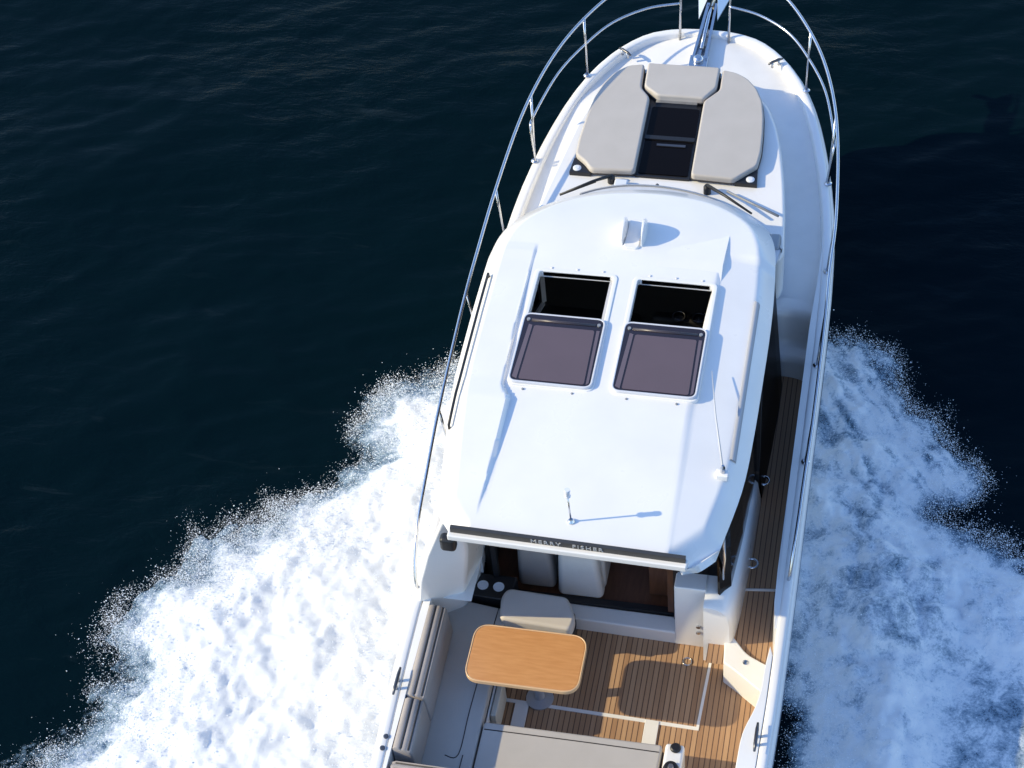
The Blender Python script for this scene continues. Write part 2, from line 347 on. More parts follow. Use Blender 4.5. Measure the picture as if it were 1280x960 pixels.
# starboard coaming with its curved inner edge
def coaming_pts(sgn):
    ys = np.arange(-.28, 1.45, .1); return [(sgn*(float(HB(y))-.088), float(y)) for y in ys]
inn = spline([(1.345, 1.50), (1.325, 1.30), (1.318, 1.12), (1.29, .95), (1.225, .72), (1.21, .47), (1.20, .1), (1.20, -.28)], 5)
slab('coaming', coaming_pts(1)+[tuple(p) for p in inn], SOLE-.02, lambda x, y: float(ZG(y))-.004, GEL, boat, .03, 3)
slab('coaming', coaming_pts(-1)+[(-1.36, 1.7), (-1.31, 1.7), (-1.31, -.28)], SOLE-.02, lambda x, y: float(ZG(y))-.004, GEL, boat, .012, 2)
# curved step between cockpit and side deck
st = spline([(.98, 1.60), (1.10, 1.52), (1.22, 1.43), (1.32, 1.36)], 4); st2 = spline([(1.37, 1.60), (1.25, 1.655), (1.15, 1.71), (1.07, 1.80), (1.02, 1.86)], 4)
slab('step', [tuple(p) for p in st]+[(1.372, 1.40)]+[tuple(p) for p in st2]+[(.96, 1.86)], SOLE-.02, SDZ+.035, GEL, boat, .03, 4)
lathe('step_light', (1.15, 1.62, SDZ+.035), [(.022, 0), (.022, .006), (.012, .009)], STEEL, boat, 12)
# transom bulkhead and swim platform
box('transom', -1.38, 1.38, -.34, -.24, .35, 1.15, GEL, boat, .03)
slab('swim_platform', rounded([(-1.3, -.34), (1.3, -.34), (1.2, -.95), (-1.2, -.95)], .2), .28, .36, GEL, boat, .02)
# floor hatch trims
def bar(x0, y0, x1, y1, w_, z0, z1):
    d = Vector((x1-x0, y1-y0)).normalized(); n = Vector((-d.y, d.x))*w_/2
    return slab_geo([(x0+n.x, y0+n.y), (x0-n.x, y0-n.y), (x1-n.x, y1-n.y), (x1+n.x, y1+n.y)], z0, z1)
V, F = merge(bar(-.80, 1.185, .83, 1.145, .03, SOLE-.01, SOLE+.006), bar(.835, 1.13, .86, 1.80, .022, SOLE-.01, SOLE+.007))
link_mesh('floor_trim', V, F, GEL, boat)
for x in (-.56, .48): box('seat_bracket', x-.055, x+.055, .76, 1.162, SOLE-.01, SOLE+.013, GEL, boat, .004)
V, F = tube_geo([(.675+.035*math.cos(a), 1.745+.035*math.sin(a), SOLE+.004) for a in np.linspace(0, 2*math.pi, 20)[:-1]], .006, 6, True)
link_mesh('floor_latch', V, F, STEEL, boat, True)
# settee base, bench base
slab('settee_base', [(-1.315, -.2), (-.74, -.2), (-.74, 1.78), (-1.1, 1.84), (-1.315, 1.68)], SOLE-.01, .735, GEL, boat, .015)
box('settee_post', -.735, -.69, .86, 1.2, SOLE-.01, .735, mat('cream_moulding', (.66, .62, .52), .5), boat, .008)
box('bench_base', -.70, .60, -.2, .66, SOLE+.05, .735, GEL, boat, .015)
# gangway bollard unit at bench end
bx = empty('bench_end_fitting', (.735, .55, .5)); bx.parent = boat; bx.location = Vector((.735, .55, .5))-Vector(boat['wl'])
box('housing', .655, .80, .2, .73, SOLE, .90, GEL, bx, .025)
lathe('knob', (.735, .685, .90), [(.04, 0), (.042, .018), (.03, .028)], BLACK, bx, 16, bevel=.004)
lathe('knob', (.725, .50, .90), [(.062, 0), (.062, .02), (.052, .03), (.052, .05), (.03, .055)], BLACK, bx, 20, bevel=.004)
lathe('knob_cap', (.725, .50, .955), [(.024, 0), (.02, .008)], STEEL, bx, 16)

# ---- cabin walls, glass, interior
CAB = [(-1.06, 2.06), (.88, 2.06), (.93, 2.5), (.965, 3.4), (.96, 4.1), (.86, 4.55), (.6, 4.74), (.2, 4.84), (-.3, 4.84), (-.7, 4.76), (-.98, 4.56), (-1.10, 4.1), (-1.13, 3.4), (-1.11, 2.5)]
def wall(name, pts, z0, z1, th, m, parent, closed=False, lean=0., label=None):
    V = []; F = []; n = len(pts)
    P = [Vector(p) for p in pts]
    for i in range(n):
        a = P[i-1] if (i > 0 or closed) else P[i]; b = P[(i+1) % n] if (i < n-1 or closed) else P[i]
        d = (b-a).normalized(); nn = Vector((-d.y, d.x))
        for z, l in ((z0, 0), (z1, lean)):
            q = P[i]-nn*l; V.append((q.x, q.y, z)); q2 = q+nn*th; V.append((q2.x, q2.y, z))
    for i in range(n if closed else n-1):
        j = (i+1) % n; a, b = 4*i, 4*j
        F += [(a, b, b+2, a+2), (b+1, a+1, a+3, b+3), (a+2, b+2, b+3, a+3), (b, a, a+1, b+1)]
    if not closed: F += [(0, 2, 3, 1), (4*n-4, 4*n-3, 4*n-1, 4*n-2)]
    return link_mesh(name, V, F, m, parent, label=label)
side_st = [(.915, 1.90), (.99, 2.02), (1.025, 2.5), (1.05, 3.3)]; door_st = [(1.10, 3.28), (1.125, 3.8), (1.14, 4.3), (1.135, 4.55), (1.11, 4.70)]; front = CAB[5:11]; side_pt = CAB[10:]+[CAB[0]]
wall('side_door', door_st, .68, 2.30, .02, DOORG, boat, label='dark sliding side door on the starboard deck', lean=-.12)
wall('side_window', side_st, 1.1, 2.40, .02, GLASS, boat, lean=-.03, label='dark glazed starboard cabin side')
wall('cabin_wall', side_pt, .9, 1.5, .04, GEL, boat)
wall('side_window', side_pt, 1.5, 2.30, .02, GLASS, boat, label='dark glazed port cabin side')
wall('cabin_wall', front, 1.5, 1.84, .04, GEL, boat)
wall('windscreen', front, 1.84, 2.28, .02, GLASS, boat, lean=.10)
box('window_pillar', 1.035, 1.07, 3.25, 3.30, .7, 2.35, BLACK, boat)
# moulded cabin quarter (starboard) below the glass
def quarter():
    rings = []
    ys = [(1.78, .80, 1.0, .45, 1.16), (1.80, .80, 1.02, .45, 1.18), (1.95, .80, 1.04, .45, 1.2), (2.05, .8, 1.05, .45, 1.21), (2.5, .85, 1.07, .6, 1.2), (2.9, .9, 1.08, .62, 1.16), (3.2, .93, 1.085, .65, 1.05), (3.32, .93, 1.075, .65, .92), (3.34, .93, 1.06, .65, .85)]
    for y, xi, xo, zb, zt in ys:
        rings.append([(xi, y, zt+.02), (xi+.04, y, zt+.02), (xi+.6*(xo-xi), y, zt), (xi+.88*(xo-xi), y, zt-.06), (xo, y, zt-.2), (xo+.012, y, zb), ])
    V, F = strip(rings); F.append(tuple(range(6))[::-1]); F.append((0, 5, 5+0, 0)[:3]) if False else None
    V += [(.80, 1.78, .45)]; F[-1:] = []; k = len(V)-1
    F.append((0, 1, 2, 3, 4, 5, k))
    return link_mesh('cabin_quarter', V, F, GEL, boat, True)
q = quarter(); q.modifiers.new('es', 'EDGE_SPLIT').split_angle = math.radians(50)
# aft bulkhead: starboard panel, sill, door frame
box('aft_panel', .555, .805, 1.90, 2.08, SOLE, 1.24, GEL, boat, .012)
for z_ in (.74, .66): lathe('catch', (.745, 1.898, z_), [(.018, 0), (.018, .012)], STEEL, boat, 12, (0, -1, 0))
slab('door_sill', rounded([(-.74, 1.94), (.80, 1.90), (.80, 2.06), (-.74, 2.08)], .02, 2), SOLE-.01, .60, GEL, boat, .02)
box('door_track', -.9, .55, 2.07, 2.13, .58, .625, BLACK, boat)
box('aft_window', .56, .93, 2.05, 2.07, 1.24, 2.4, GLASS, boat, label='dark glass panel above the white aft panel')
tube('handrail', [(.90, 1.99, 1.26), (.93, 1.95, 1.36), (.945, 1.9, 1.7), (.935, 1.9, 1.95), (.91, 1.98, 2.05)], .014, STEEL, boat)
box('door_frame', .53, .565, 2.035, 2.085, .6, 2.36, BLACK, boat)
box('door_frame', -.93, -.89, 2.035, 2.085, .6, 2.36, BLACK, boat)
box('galley_cabinet', .30, .53, 2.25, 3.6, .6, 1.25, WOODI, boat, .006)
box('door_trim', .475, .525, 2.08, 2.24, .58, 2.3, WOODI, boat, .004)
box('cabin_floor', -1.04, .93, 2.06, 4.7, .54, .575, WOODI, boat)
def cab_seat(x0, x1, y0, y1, z1, m, lb):
    s = empty('cabin_seat', ((x0+x1)/2, y0, .58)); s.parent = boat; s.location = Vector(s['wl'])-Vector(boat['wl']); s['label'] = lb
    box('seat_base', x0, x1, y0+.12, y1, .58, 1.0, m, s, .04)
    V, F = slab_geo([(x0, y0), (x1, y0), (x1, y0+.14), (x0, y0+.14)], .6, z1)
    V = [(x if z < 1 else ((x0+x1)/2+(x-(x0+x1)/2)*.78), y-(0 if z < 1 else .03), z) for x, y, z in V]
    link_mesh('backrest', V, F, m, s, False, .05, 4)
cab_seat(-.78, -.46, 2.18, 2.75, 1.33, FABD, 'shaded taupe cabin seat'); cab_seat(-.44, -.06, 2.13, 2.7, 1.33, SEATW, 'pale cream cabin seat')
# helm
hc = empty('helm_console', (.33, 4.5, .58)); hc.parent = boat; hc.location = Vector(hc['wl'])-Vector(boat['wl'])
V, F = slab_geo([(.0, 4.35), (.75, 4.35), (.7, 4.7), (.05, 4.72)], .6, 1.5); V = [(x, y+(.12 if z > 1 and y < 4.5 else 0), z) for x, y, z in V]
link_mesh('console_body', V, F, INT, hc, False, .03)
ax = Vector((0, -.75, .66)).normalized(); cc = Vector((.33, 4.24, 1.38)); u_ = Vector((1, 0, 0)); v_ = ax.cross(u_)
V, F = tube_geo([cc+(u_*math.cos(a)+v_*math.sin(a))*.18 for a in np.linspace(0, 2*math.pi, 33)[:-1]], .014, 8, True)
sp3 = [tube_geo([cc, cc+(u_*math.cos(a)+v_*math.sin(a))*.17], .01, 6) for a in (.5, 2.6, 4.7)]
link_mesh('steering_wheel', *merge((V, F), lathe_geo(cc-ax*.02, [(.04, 0), (.04, .03)], 14, ax), *sp3), GREY, hc, True)
for gx in (.24, .41): link_mesh('gauge', *merge(tube_geo([(gx+.052*math.cos(a), 4.5+.045*math.sin(a), 1.52+.01*math.sin(a)) for a in np.linspace(0, 2*math.pi, 25)[:-1]], .007, 6, True), lathe_geo((gx, 4.5, 1.5), [(.05, 0), (.05, .012)], 20)), DSTEEL, hc, True)
box('dashboard_dark_block', -.95, .85, 4.55, 4.70, 1.2, 1.90, INT, boat, .03)  # near-black block added to cover the bright front wall, as cabin shade
box('dark_wall_cover', -1.03, -1.0, 2.2, 4.5, .6, 2.25, INT, boat)  # near-black sheet added over the bright port wall to stand for cabin shade
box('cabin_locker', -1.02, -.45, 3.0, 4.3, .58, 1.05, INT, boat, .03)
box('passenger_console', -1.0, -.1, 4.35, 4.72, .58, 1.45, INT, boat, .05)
# port wing
def wing():
    A, B = [(-1.40, 1.62, .83), (-1.13, 1.86, .83)], None
    rings = [[(-1.425, 1.585, .72), (-1.12, 1.79, .72), (-1.06, 2.06, .72), (-1.40, 2.06, .72)],
             [(-1.41, 1.52, 1.15), (-1.07, 1.68, 1.15), (-1.0, 2.06, 1.15), (-1.38, 2.06, 1.15)],
             [(-1.33, 1.42, 1.6), (-.985, 1.55, 1.6), (-.93, 2.06, 1.6), (-1.28, 2.06, 1.6)],
             [(-1.24, 1.42, 1.95), (-.93, 1.50, 1.95), (-.91, 2.06, 1.95), (-1.16, 2.06, 1.95)],
             [(-1.08, 1.42, 2.40), (-.91, 1.44, 2.40), (-.9, 2.06, 2.40), (-1.08, 2.06, 2.40)]]
    V = [p for r in rings for p in r]; F = []
    for k in range(len(rings)-1):
        for i in range(4): F.append((k*4+i, k*4+(i+1) % 4, (k+1)*4+(i+1) % 4, (k+1)*4+i))
    F += [(3, 2, 1, 0), (16, 17, 18, 19)]
    link_mesh('cabin_wing', V, F, GEL, boat, False, .03, 5)
wing()
box('corner_lamp', -1.07, -.95, 1.29, 1.38, 2.22, 2.36, BLACK, boat, .03)
slab('console', [(-1.14, 1.84), (-.76, 1.82), (-.74, 2.06), (-1.08, 2.06)], .7, .90, BLACK, boat, .012)
for x in (-1.0, -.87): lathe('cup_holder', (x, 1.94, .90), [(.045, 0), (.045, .006), (.037, .007), (.034, .004)], LAMP, boat, 20)
# navigation lamp arch stbd dark upright beneath roof
box('roof_support', .80, .90, 1.62, 2.05, 2.0, 2.40, BLACK, boat, .03)

# ---- roof
RO = [(-.96, 1.30), (.74, 1.26), (.96, 1.50), (1.055, 2.02), (1.082, 2.52), (1.09, 3.2), (1.09, 3.6), (1.08, 3.95), (1.06, 4.25), (1.035, 4.47), (.98, 4.66), (.88, 4.82), (.70, 4.975), (.43, 5.10), (.03, 5.15), (-.38, 5.11), (-.68, 5.01), (-.90, 4.87), (-1.08, 4.67), (-1.195, 4.46), (-1.252, 4.22), (-1.265, 3.87), (-1.262, 3.2), (-1.25, 2.70), (-1.20, 2.22), (-1.15, 1.80), (-1.12, 1.50)]
ROs = [tuple(p) for p in spline(RO[2:], 5)]
ROP = np.array([RO[0], RO[1]]+ROs)
HL = (-.785, -.185, 2.70, 3.87); HR = (.01, .61, 2.70, 3.87)   # hatch openings
def dist_edge(x, y):
    d = np.full_like(x, 9.); n = len(ROP)
    for i in range(1, n):
        a = ROP[i]; b = ROP[(i+1) % n]
        if i == n-1: b = ROP[0]
        ab = b-a; t = np.clip(((x-a[0])*ab[0]+(y-a[1])*ab[1])/(ab@ab+1e-12), 0, 1)
        d = np.minimum(d, np.hypot(x-a[0]-t*ab[0], y-a[1]-t*ab[1]))
    return d
def roof_z(x, y):
    d = dist_edge(x, y)
    z = 2.565-.05*smooth01((2.2-y)/.95)-.016*((x+.08)/1.1)**2
    z = z-.10*smooth01((y-4.25)/.9)**1.3                       # front slopes down
    ch = .14+.05*smooth01((y-4.2)/.6)
    z = z-.115*(1-np.clip(d/ch, 0, 1))**1.25                         # chamfered edge
    lx = np.interp(y, [1.3, 1.55, 1.66, 2.50, 2.64, 3.5, 4.06, 4.3], [-.80, -.80, -.79, -.765, -.845, -.868, -.868, -.87])
    rx = np.interp(y, [1.3, 1.41, 1.86, 2.54, 4.0, 4.45], [.62, .62, .615, .605, .635, .68])
    # port strip stands proud of the hatch deck
    port = smooth01((lx-x)/.012+.5)
    hgt = np.interp(y, [1.3, 1.45, 1.7, 2.3, 2.5, 2.7, 3.4, 4.1, 4.2], [0, 0, .016, .05, .058, .036, .034, .016, 0])
    z = z+hgt*port
    # starboard strip lies lower than the hatch deck
    stb = smooth01((x-rx)/.02+.5)
    z = z-stb*(.003+.045*np.clip((x-rx)/.4, 0, 1))*smooth01((4.28-y)/.1)
    # raised hatch platform ends in a shallow ramp at the front, with sharp wedge at its starboard corner
    inside = smooth01((x-lx)/.02+.5)*(1-stb)
    pl = .012*smooth01((4.42-.16*((x+.08)/.7)**2-y)/.28)*smooth01((y-1.5)/1.4)
    z = z+pl*inside
    return z
def build_roof():
    ys = sorted(set([round(v, 3) for v in list(np.arange(1.30, 2.70, .03))+list(np.arange(2.70, 3.87, .03))+list(np.arange(3.87, 4.62, .0125))+list(np.arange(4.62, 5.02, .01))+[5.02, 5.03, 5.04, 5.05, 5.06, 5.07, 5.08, 5.09, 5.10, 5.11, 5.12, 5.13, 5.138, 5.146]+[2.70, 3.87]]))
    P = np.vstack([ROP, ROP[:1]])
    def ext(y):
        xs = []
        for i in range(len(P)-1):
            (xa, ya), (xb, yb) = P[i], P[i+1]
            if (ya-y)*(yb-y) <= 0 and ya != yb: xs.append(xa+(xb-xa)*(y-ya)/(yb-ya))
        return min(xs), max(xs)
    V = []; rows = []; fixed = np.unique(np.round(np.concatenate([np.linspace(-.785, -.185, 25), np.linspace(-.185, .01, 9), np.linspace(.01, .61, 25)]), 4))
    for y in ys:
        if y <= 1.305:
            xl, xr = -.96, .742
        else: xl, xr = ext(y)
        a, b = xl+.36*min(1, (xr-xl)/2.3), xr-.36*min(1, (xr-xl)/2.3)
        if y < 3.9: a, b = -.785, .61
        elif True:
            t = smooth01((y-3.9)/.3); a = -.785*(1-t)+max(-.785, xl+.15*(xr-xl))*t; b = .61*(1-t)+min(.61, xr-.15*(xr-xl))*t
        mid = a+(fixed+.785)/1.395*(b-a)
        L_ = xl+(a-xl)*np.linspace(0, 1, 45)[:-1]; R_ = b+(xr-b)*np.linspace(0, 1, 25)[1:]
        rows.append(np.concatenate([L_, mid, R_]))
    rows = np.array(rows); Y = np.repeat(np.array(ys)[:, None], rows.shape[1], 1)
    # aft edge runs slightly oblique
    sh = smooth01((1.6-Y)/.3)*(-.035*(rows+.96)/1.7); Yb = Y+sh
    Z = roof_z(rows, Yb); n, k = rows.shape; V = np.stack([rows.ravel(), Yb.ravel(), Z.ravel()], 1); F = []
    for i in range(n-1):
        for j in range(k-1):
            cx = (rows[i, j]+rows[i, j+1])/2; cy = (ys[i]+ys[i+1])/2; hole = False
            for h in (HL, HR):
                if h[0] < cx < h[1] and h[2]+.01 < cy < h[3]: hole = True
            if not hole: F.append((i*k+j, i*k+j+1, (i+1)*k+j+1, (i+1)*k+j))
    o = link_mesh('cabin_roof', V, F, GEL, boat, True)
    s = o.modifiers.new('sol', 'SOLIDIFY'); s.thickness = .055; s.offset = -1; s.use_even_offset = False
    o.modifiers.new('es', 'EDGE_SPLIT').split_angle = math.radians(55)
    return o
roof = build_roof()
rz = lambda x, y: float(roof_z(np.array([x]), np.array([y]))[0])
# moulded wedge at the starboard front corner of the hatch deck
V = []; nn_ = 9
for i in range(nn_):
    t = i/(nn_-1); y = 4.10+.38*t; hh = .030*(1-t)**.8; xr_ = .655+.012*t
    V += [(xr_-.98*(1-t)-.02, y, rz(xr_-.98*(1-t)-.02, y)-.006), (xr_, y, rz(xr_, y)+hh), (xr_+.006, y, rz(xr_+.006, y)-.01)]
V += [(-.3, 3.98, rz(-.3, 3.98)-.006), (.66, 3.93, rz(.66, 3.93)-.004), (.665, 3.93, rz(.665, 3.93)-.01)]
F = [(3*i+k, 3*i+k+1, 3*i+k+4, 3*i+k+3) for i in range(nn_-1) for k in range(2)]+[(27, 28, 1, 0), (28, 29, 2, 1)]
wd_ = link_mesh('roof_moulding', V, F, GEL, roof, True); wd_.modifiers.new('es', 'EDGE_SPLIT').split_angle = math.radians(35)
# aft fascia with the lettering band
V, F = slab_geo([(-.965, 1.285), (.745, 1.245), (.745, 1.275), (-.965, 1.315)], 2.482, 2.538)
fascia = link_mesh('roof_fascia', V, F, mat('charcoal_band', (.045, .043, .042), .4, noise=.15), roof)
slab('fascia_lip', [(-.985, 1.25), (.755, 1.21), (.765, 1.29), (-.985, 1.33)], 2.428, 2.484, GEL, roof, .01)
def lettering(word, xo):
    cu_ = bpy.data.curves.new('lettering', 'FONT'); cu_.body = word; cu_.size = .060; cu_.extrude = .003; cu_.space_character = 1.3; cu_.align_x = 'CENTER'; cu_.align_y = 'CENTER'; cu_.resolution_u = 3
    to = bpy.data.objects.new('tmp', cu_); COL.objects.link(to)
    dg = bpy.context.evaluated_depsgraph_get(); me = bpy.data.meshes.new_from_object(to.evaluated_get(dg)); bpy.data.objects.remove(to)
    a = math.atan2(-.04, 1.71); V = []
    for v in me.vertices:
        x, y, z = v.co; x += xo; V.append((-.10+x*math.cos(a), 1.285-.0234*(x+.865)-z-.003, 2.512+y*.85))
    link_mesh('lettering', V, [tuple(p.vertices) for p in me.polygons], SILV, fascia)
lettering('MERRY', -.16); lettering('FISHER', .145)

RAILM = mat('mauve_grey_rail', (.13, .10, .115), .35)
def hatch(x0, x1, y0, y1):
    cx = (x0+x1)/2
    h = empty('roof_hatch', (cx, y0, 2.57)); h.parent = boat; h.location = Vector(h['wl'])-Vector(boat['wl'])
    zz = rz(cx, 3.0)
    out = rounded([(x0-.035, y0-.045), (x1+.035, y0-.045), (x1+.035, y1+.03), (x0-.035, y1+.03)], .06); inn_ = rounded([(x0, y0), (x1, y0), (x1, y1), (x0, y1)], .03)
    fr = link_mesh('frame', *ring_slab_geo(out, inn_, zz-.05, zz+.010), GEL, h, False, .006, 2)
    # sliding pane parked over the aft half
    py0, py1 = y0-.035, y0+.685
    pout = rounded([(x0-.028, py0), (x1+.022, py0), (x1+.022, py1), (x0-.028, py1)], .07)
    V, F = slab_geo(inset(pout, .012), zz+.0105, zz+.030); pane = link_mesh('pane', V, F, PLUMD, h)
    link_mesh('pane_trim', *ring_slab_geo(pout, inset(pout, .014), zz+.0105, zz+.034), mat('pale_trim', (.62, .62, .64), .3), h, False, .003, 2)
    a, b = x0-.016, x1+.010
    slab('sunshade', rounded([(a+.07, py0+.03), (b-.05, py0+.03), (b-.06, py1-.13), (a+.09, py1-.13)], .02), zz+.0305, zz+.0335, PLUM, pane)
    for q_ in ([(a+.018, py0+.05), (a+.055, py0+.03), (a+.075, py1-.13), (a+.045, py1-.12)], [(b-.035, py0+.03), (b-.016, py0+.05), (b-.02, py1-.13), (b-.045, py1-.13)]): slab('shade_rail', q_, zz+.0305, zz+.033, RAILM, pane)
    V, F = tube_geo([(a+.06, py1-.075, zz+.03), (b-.06, py1-.075, zz+.03)], .012, 8); link_mesh('shade_roller', V, F, mat('brown_roller', (.05, .038, .042), .3), pane, True)
    for x in (a+.035, b-.035): lathe('shade_end', (x, py1-.075, zz+.03), [(.014, 0), (.014, .012)], GREY, pane, 10)
    for x, y in ((x0+.1, y0-.035-.022), (x1-.12, y0-.035-.022)): lathe('stud', (x, y-.02, zz-.012), [(.010, -.01), (.010, .016), (.006, .02)], GREY, h, 10)
    for f_ in (.15, .5, .85): lathe('stud', (x0+f_*(x1-x0), y1+.05, rz(x0+f_*(x1-x0), y1+.05)), [(.010, -.01), (.010, .005), (.006, .008)], mat('pale_stud', (.6, .6, .6), .4), h, 10)
    return h
h1 = hatch(*HL); h1['label'] = 'port roof hatch slid open'
h2 = hatch(*HR); h2['label'] = 'starboard roof hatch slid open above the wheel'
box('hatch_lining', -.215, -.19, 2.72, 3.86, 2.30, 2.54, mat('grey_lining', (.5, .5, .52), .5), h1)
# roof handrails
def rail_on_roof(pts, m, r, lb):
    P = [(x, y, rz(x, y)+.045) for x, y in pts]; a, b = pts[0], pts[-1]
    P = [(a[0], a[1], rz(*a))]+P+[(b[0], b[1], rz(*b))]
    V, F = tube_geo(P, r, 8); o = link_mesh('roof_handrail', V, F, m, boat, True, label=lb); return o
ph = [(-1.193, y) for y in np.linspace(3.80, 2.22, 12)]; ph = [(x+(.0 if y > 3 else .0), y) for x, y in ph]
rail_on_roof([(-1.195+.02*((3.8-y)/1.6), y) for _, y in ph], BLACK, .011, 'thin black handrail on the port roof edge')
V, F = strip([[(.955+dx, y, rz(.955+dx, y)+dz) for y in np.linspace(2.2, 3.8, 17)] for dx, dz in ((-.012, 0), (-.01, .014), (.022, .018), (.032, .0))])
link_mesh('roof_handrail', V, F, mat('pale_grey_rail', (.40, .405, .42), .4), boat, True, label='pale grey rail on the starboard roof edge')
# fairing fins at the front of the roof (antenna mount)
def fin(x, lb=None):
    V = []; F = []
    for i in range(15):
        t = i/14; y = 4.24+.32*t; hgt = .20*math.sin(math.pi*min(1, t*1.12+.02)**.8) if t < .95 else .0
        hgt = max(.0, .165*(1-(2*t-.85)**2/1.35)) if t < 1 else 0; wd = .018*math.sin(math.pi*(.08+.86*t))+.004
        z0 = rz(x, y)-.01; V += [(x-wd, y, z0), (x+wd, y, z0), (x+wd*.45, y-.0, z0+hgt), (x-wd*.45, y-.0, z0+hgt)]
    for i in range(14):
        for j in range(4): F.append((4*i+j, 4*i+(j+1) % 4, 4*i+4+(j+1) % 4, 4*i+4+j))
    F += [(0, 1, 2, 3)[::-1], (56, 57, 58, 59)]
    link_mesh('roof_fin', V, F, GEL, boat, False, .004, 2)
fin(-.18); fin(-.02)
slab('fin_pad', rounded([(-.16, 4.2), (-.04, 4.2), (-.04, 4.56), (-.16, 4.56)], .03), lambda x, y: rz(x, y)-.02, lambda x, y: rz(x, y)+.018, GEL, boat, .008, 2)
# masthead light on a raked pole
ml = empty('mast_light', (-.11, 1.47, rz(-.11, 1.47))); ml.parent = boat; ml.location = Vector(ml['wl'])-Vector(boat['wl'])
z0 = ml['wl'][2]
lathe('mount', (-.11, 1.47, z0-.005), [(.028, 0), (.028, .012), (.016, .03)], STEEL, ml, 14)
tube('pole', [(-.11, 1.47, z0), (-.12, 1.47, z0+.30)], .007, STEEL, ml)
lathe('lamp', (-.12, 1.47, z0+.29), [(.022, 0), (.024, .01), (.02, .016), (.02, .06), (.023, .064), (.02, .08)], LAMP, ml, 16)
# whip aerial, starboard
wa = empty('whip_aerial', (.915, 2.04, rz(.915, 2.04))); wa.parent = boat; wa.location = Vector(wa['wl'])-Vector(boat['wl']); zw = wa['wl'][2]
box('mount', .86, .955, 2.0, 2.07, zw-.02, zw+.045, GEL, wa, .012)
lathe('ferrule', (.91, 2.04, zw+.03), [(.02, 0), (.018, .06), (.01, .09)], STEEL, wa, 12)
tube('whip', [(.91, 2.04, zw+.08), (.80, 2.5, zw+.12), (.715, 2.95, zw+.1)], [.008, .006, .003], mat('pale_grey_whip', (.5, .5, .5), .5), wa, 6)
# ---- windscreen wipers
def wiper(base, tip, blade, lb, m2):
    w_ = empty('windscreen_wiper', base); w_.parent = boat; w_.location = Vector(base)-Vector(boat['wl']); w_['label'] = lb
    b = Vector(base); t = Vector(tip)
    link_mesh('pivot', *merge(lathe_geo(b-Vector((0, 0, .06)), [(.034, 0), (.034, .07), (.022, .09)], 14)), BLACK, w_)
    tube('arm', [b+Vector((0, 0, .03)), b.lerp(t, .4)+Vector((0, 0, .03)), t], [.017, .013, .009], BLACK, w_, 6)
    p, q = Vector(blade[0]), Vector(blade[1]); tube('blade', [p, q], .011, m2, w_, 6)
wiper((-.535, 5.745, 1.89), (-.90, 5.50, 1.91), ((-.66, 5.66, 1.915), (-.95, 5.47, 1.90)), 'port windscreen wiper', BLACK)
wiper((.325, 5.705, 1.90), (.75, 5.385, 1.94), ((.50, 5.69, 1.89), (.98, 5.40, 1.92)), 'starboard windscreen wiper', GREY)
box('wiper_motor', -.50, -.38, 5.62, 5.74, 1.83, 1.90, LAMP, boat, .015)
lathe('washer_jet', (-.12, 5.72, 1.845), [(.016, 0), (.016, .03), (.008, .04)], DSTEEL, boat, 10)
# grey cowl strip under the windscreen
cp = spline([(-.78, 5.52), (-.6, 5.61), (-.35, 5.675), (.0, 5.68), (.38, 5.59), (.72, 5.385), (.95, 5.2), (1.05, 5.05)], 5); zcw = lambda x, y: zc(x, y)
V, F = strip([[(x, y, zcw(x, y)-.01) for x, y in cp], [(x, y, zcw(x, y)+.05) for x, y in cp], [(x*.99, y-.03, zcw(x, y)+.062) for x, y in cp], [(x*.96, y-.30, zcw(x, y)+.07) for x, y in cp]])
link_mesh('windscreen_cowl', V, F, mat('pale_cowl', (.62, .63, .65), .4, noise=.1), boat, True)
tube('cowl_seal', [(x*.992, y-.035, zcw(x, y)+.064) for x, y in cp], .008, GREY, boat, 6)
box('cowl_end', .93, 1.03, 5.0, 5.2, 1.80, 1.92, mat('grey_cowl_end', (.3, .32, .34), .4), boat, .03)
# ---- foredeck hatch, lights
dh = empty('deck_hatch', (-.1, 6.4, 1.8)); dh.parent = boat; dh.location = Vector(dh['wl'])-Vector(boat['wl'])
zt = lambda x, y: zc(x, y)
slab('coaming_recess', [(-.335, 5.83), (.15, 5.83), (.13, 6.88), (-.34, 6.88)], lambda x, y: zt(x, y)-.02, lambda x, y: zt(x, y)+.0125, BLACK, dh)
for y0, y1 in ((5.86, 6.30), (6.36, 6.76)): slab('pane', rounded([(-.315, y0), (.13, y0), (.12, y1), (-.315, y1)], .02, 2), lambda x, y: zt(x, y)+.013, lambda x, y: zt(x, y)+.022, GLASS, dh)
slab('bar', [(-.32, 6.305), (.13, 6.305), (.13, 6.355), (-.32, 6.355)], lambda x, y: zt(x, y)+.012, lambda x, y: zt(x, y)+.035, BLACK, dh)
slab('handle', [(-.2, 6.225), (.06, 6.225), (.06, 6.255), (-.2, 6.25)], lambda x, y: zt(x, y)+.0225, lambda x, y: zt(x, y)+.032, DSTEEL, dh)
slab('hinge', [(-.29, 6.80), (.09, 6.80), (.09, 6.855), (-.29, 6.855)], lambda x, y: zt(x, y)+.01, lambda x, y: zt(x, y)+.04, STEEL, dh)
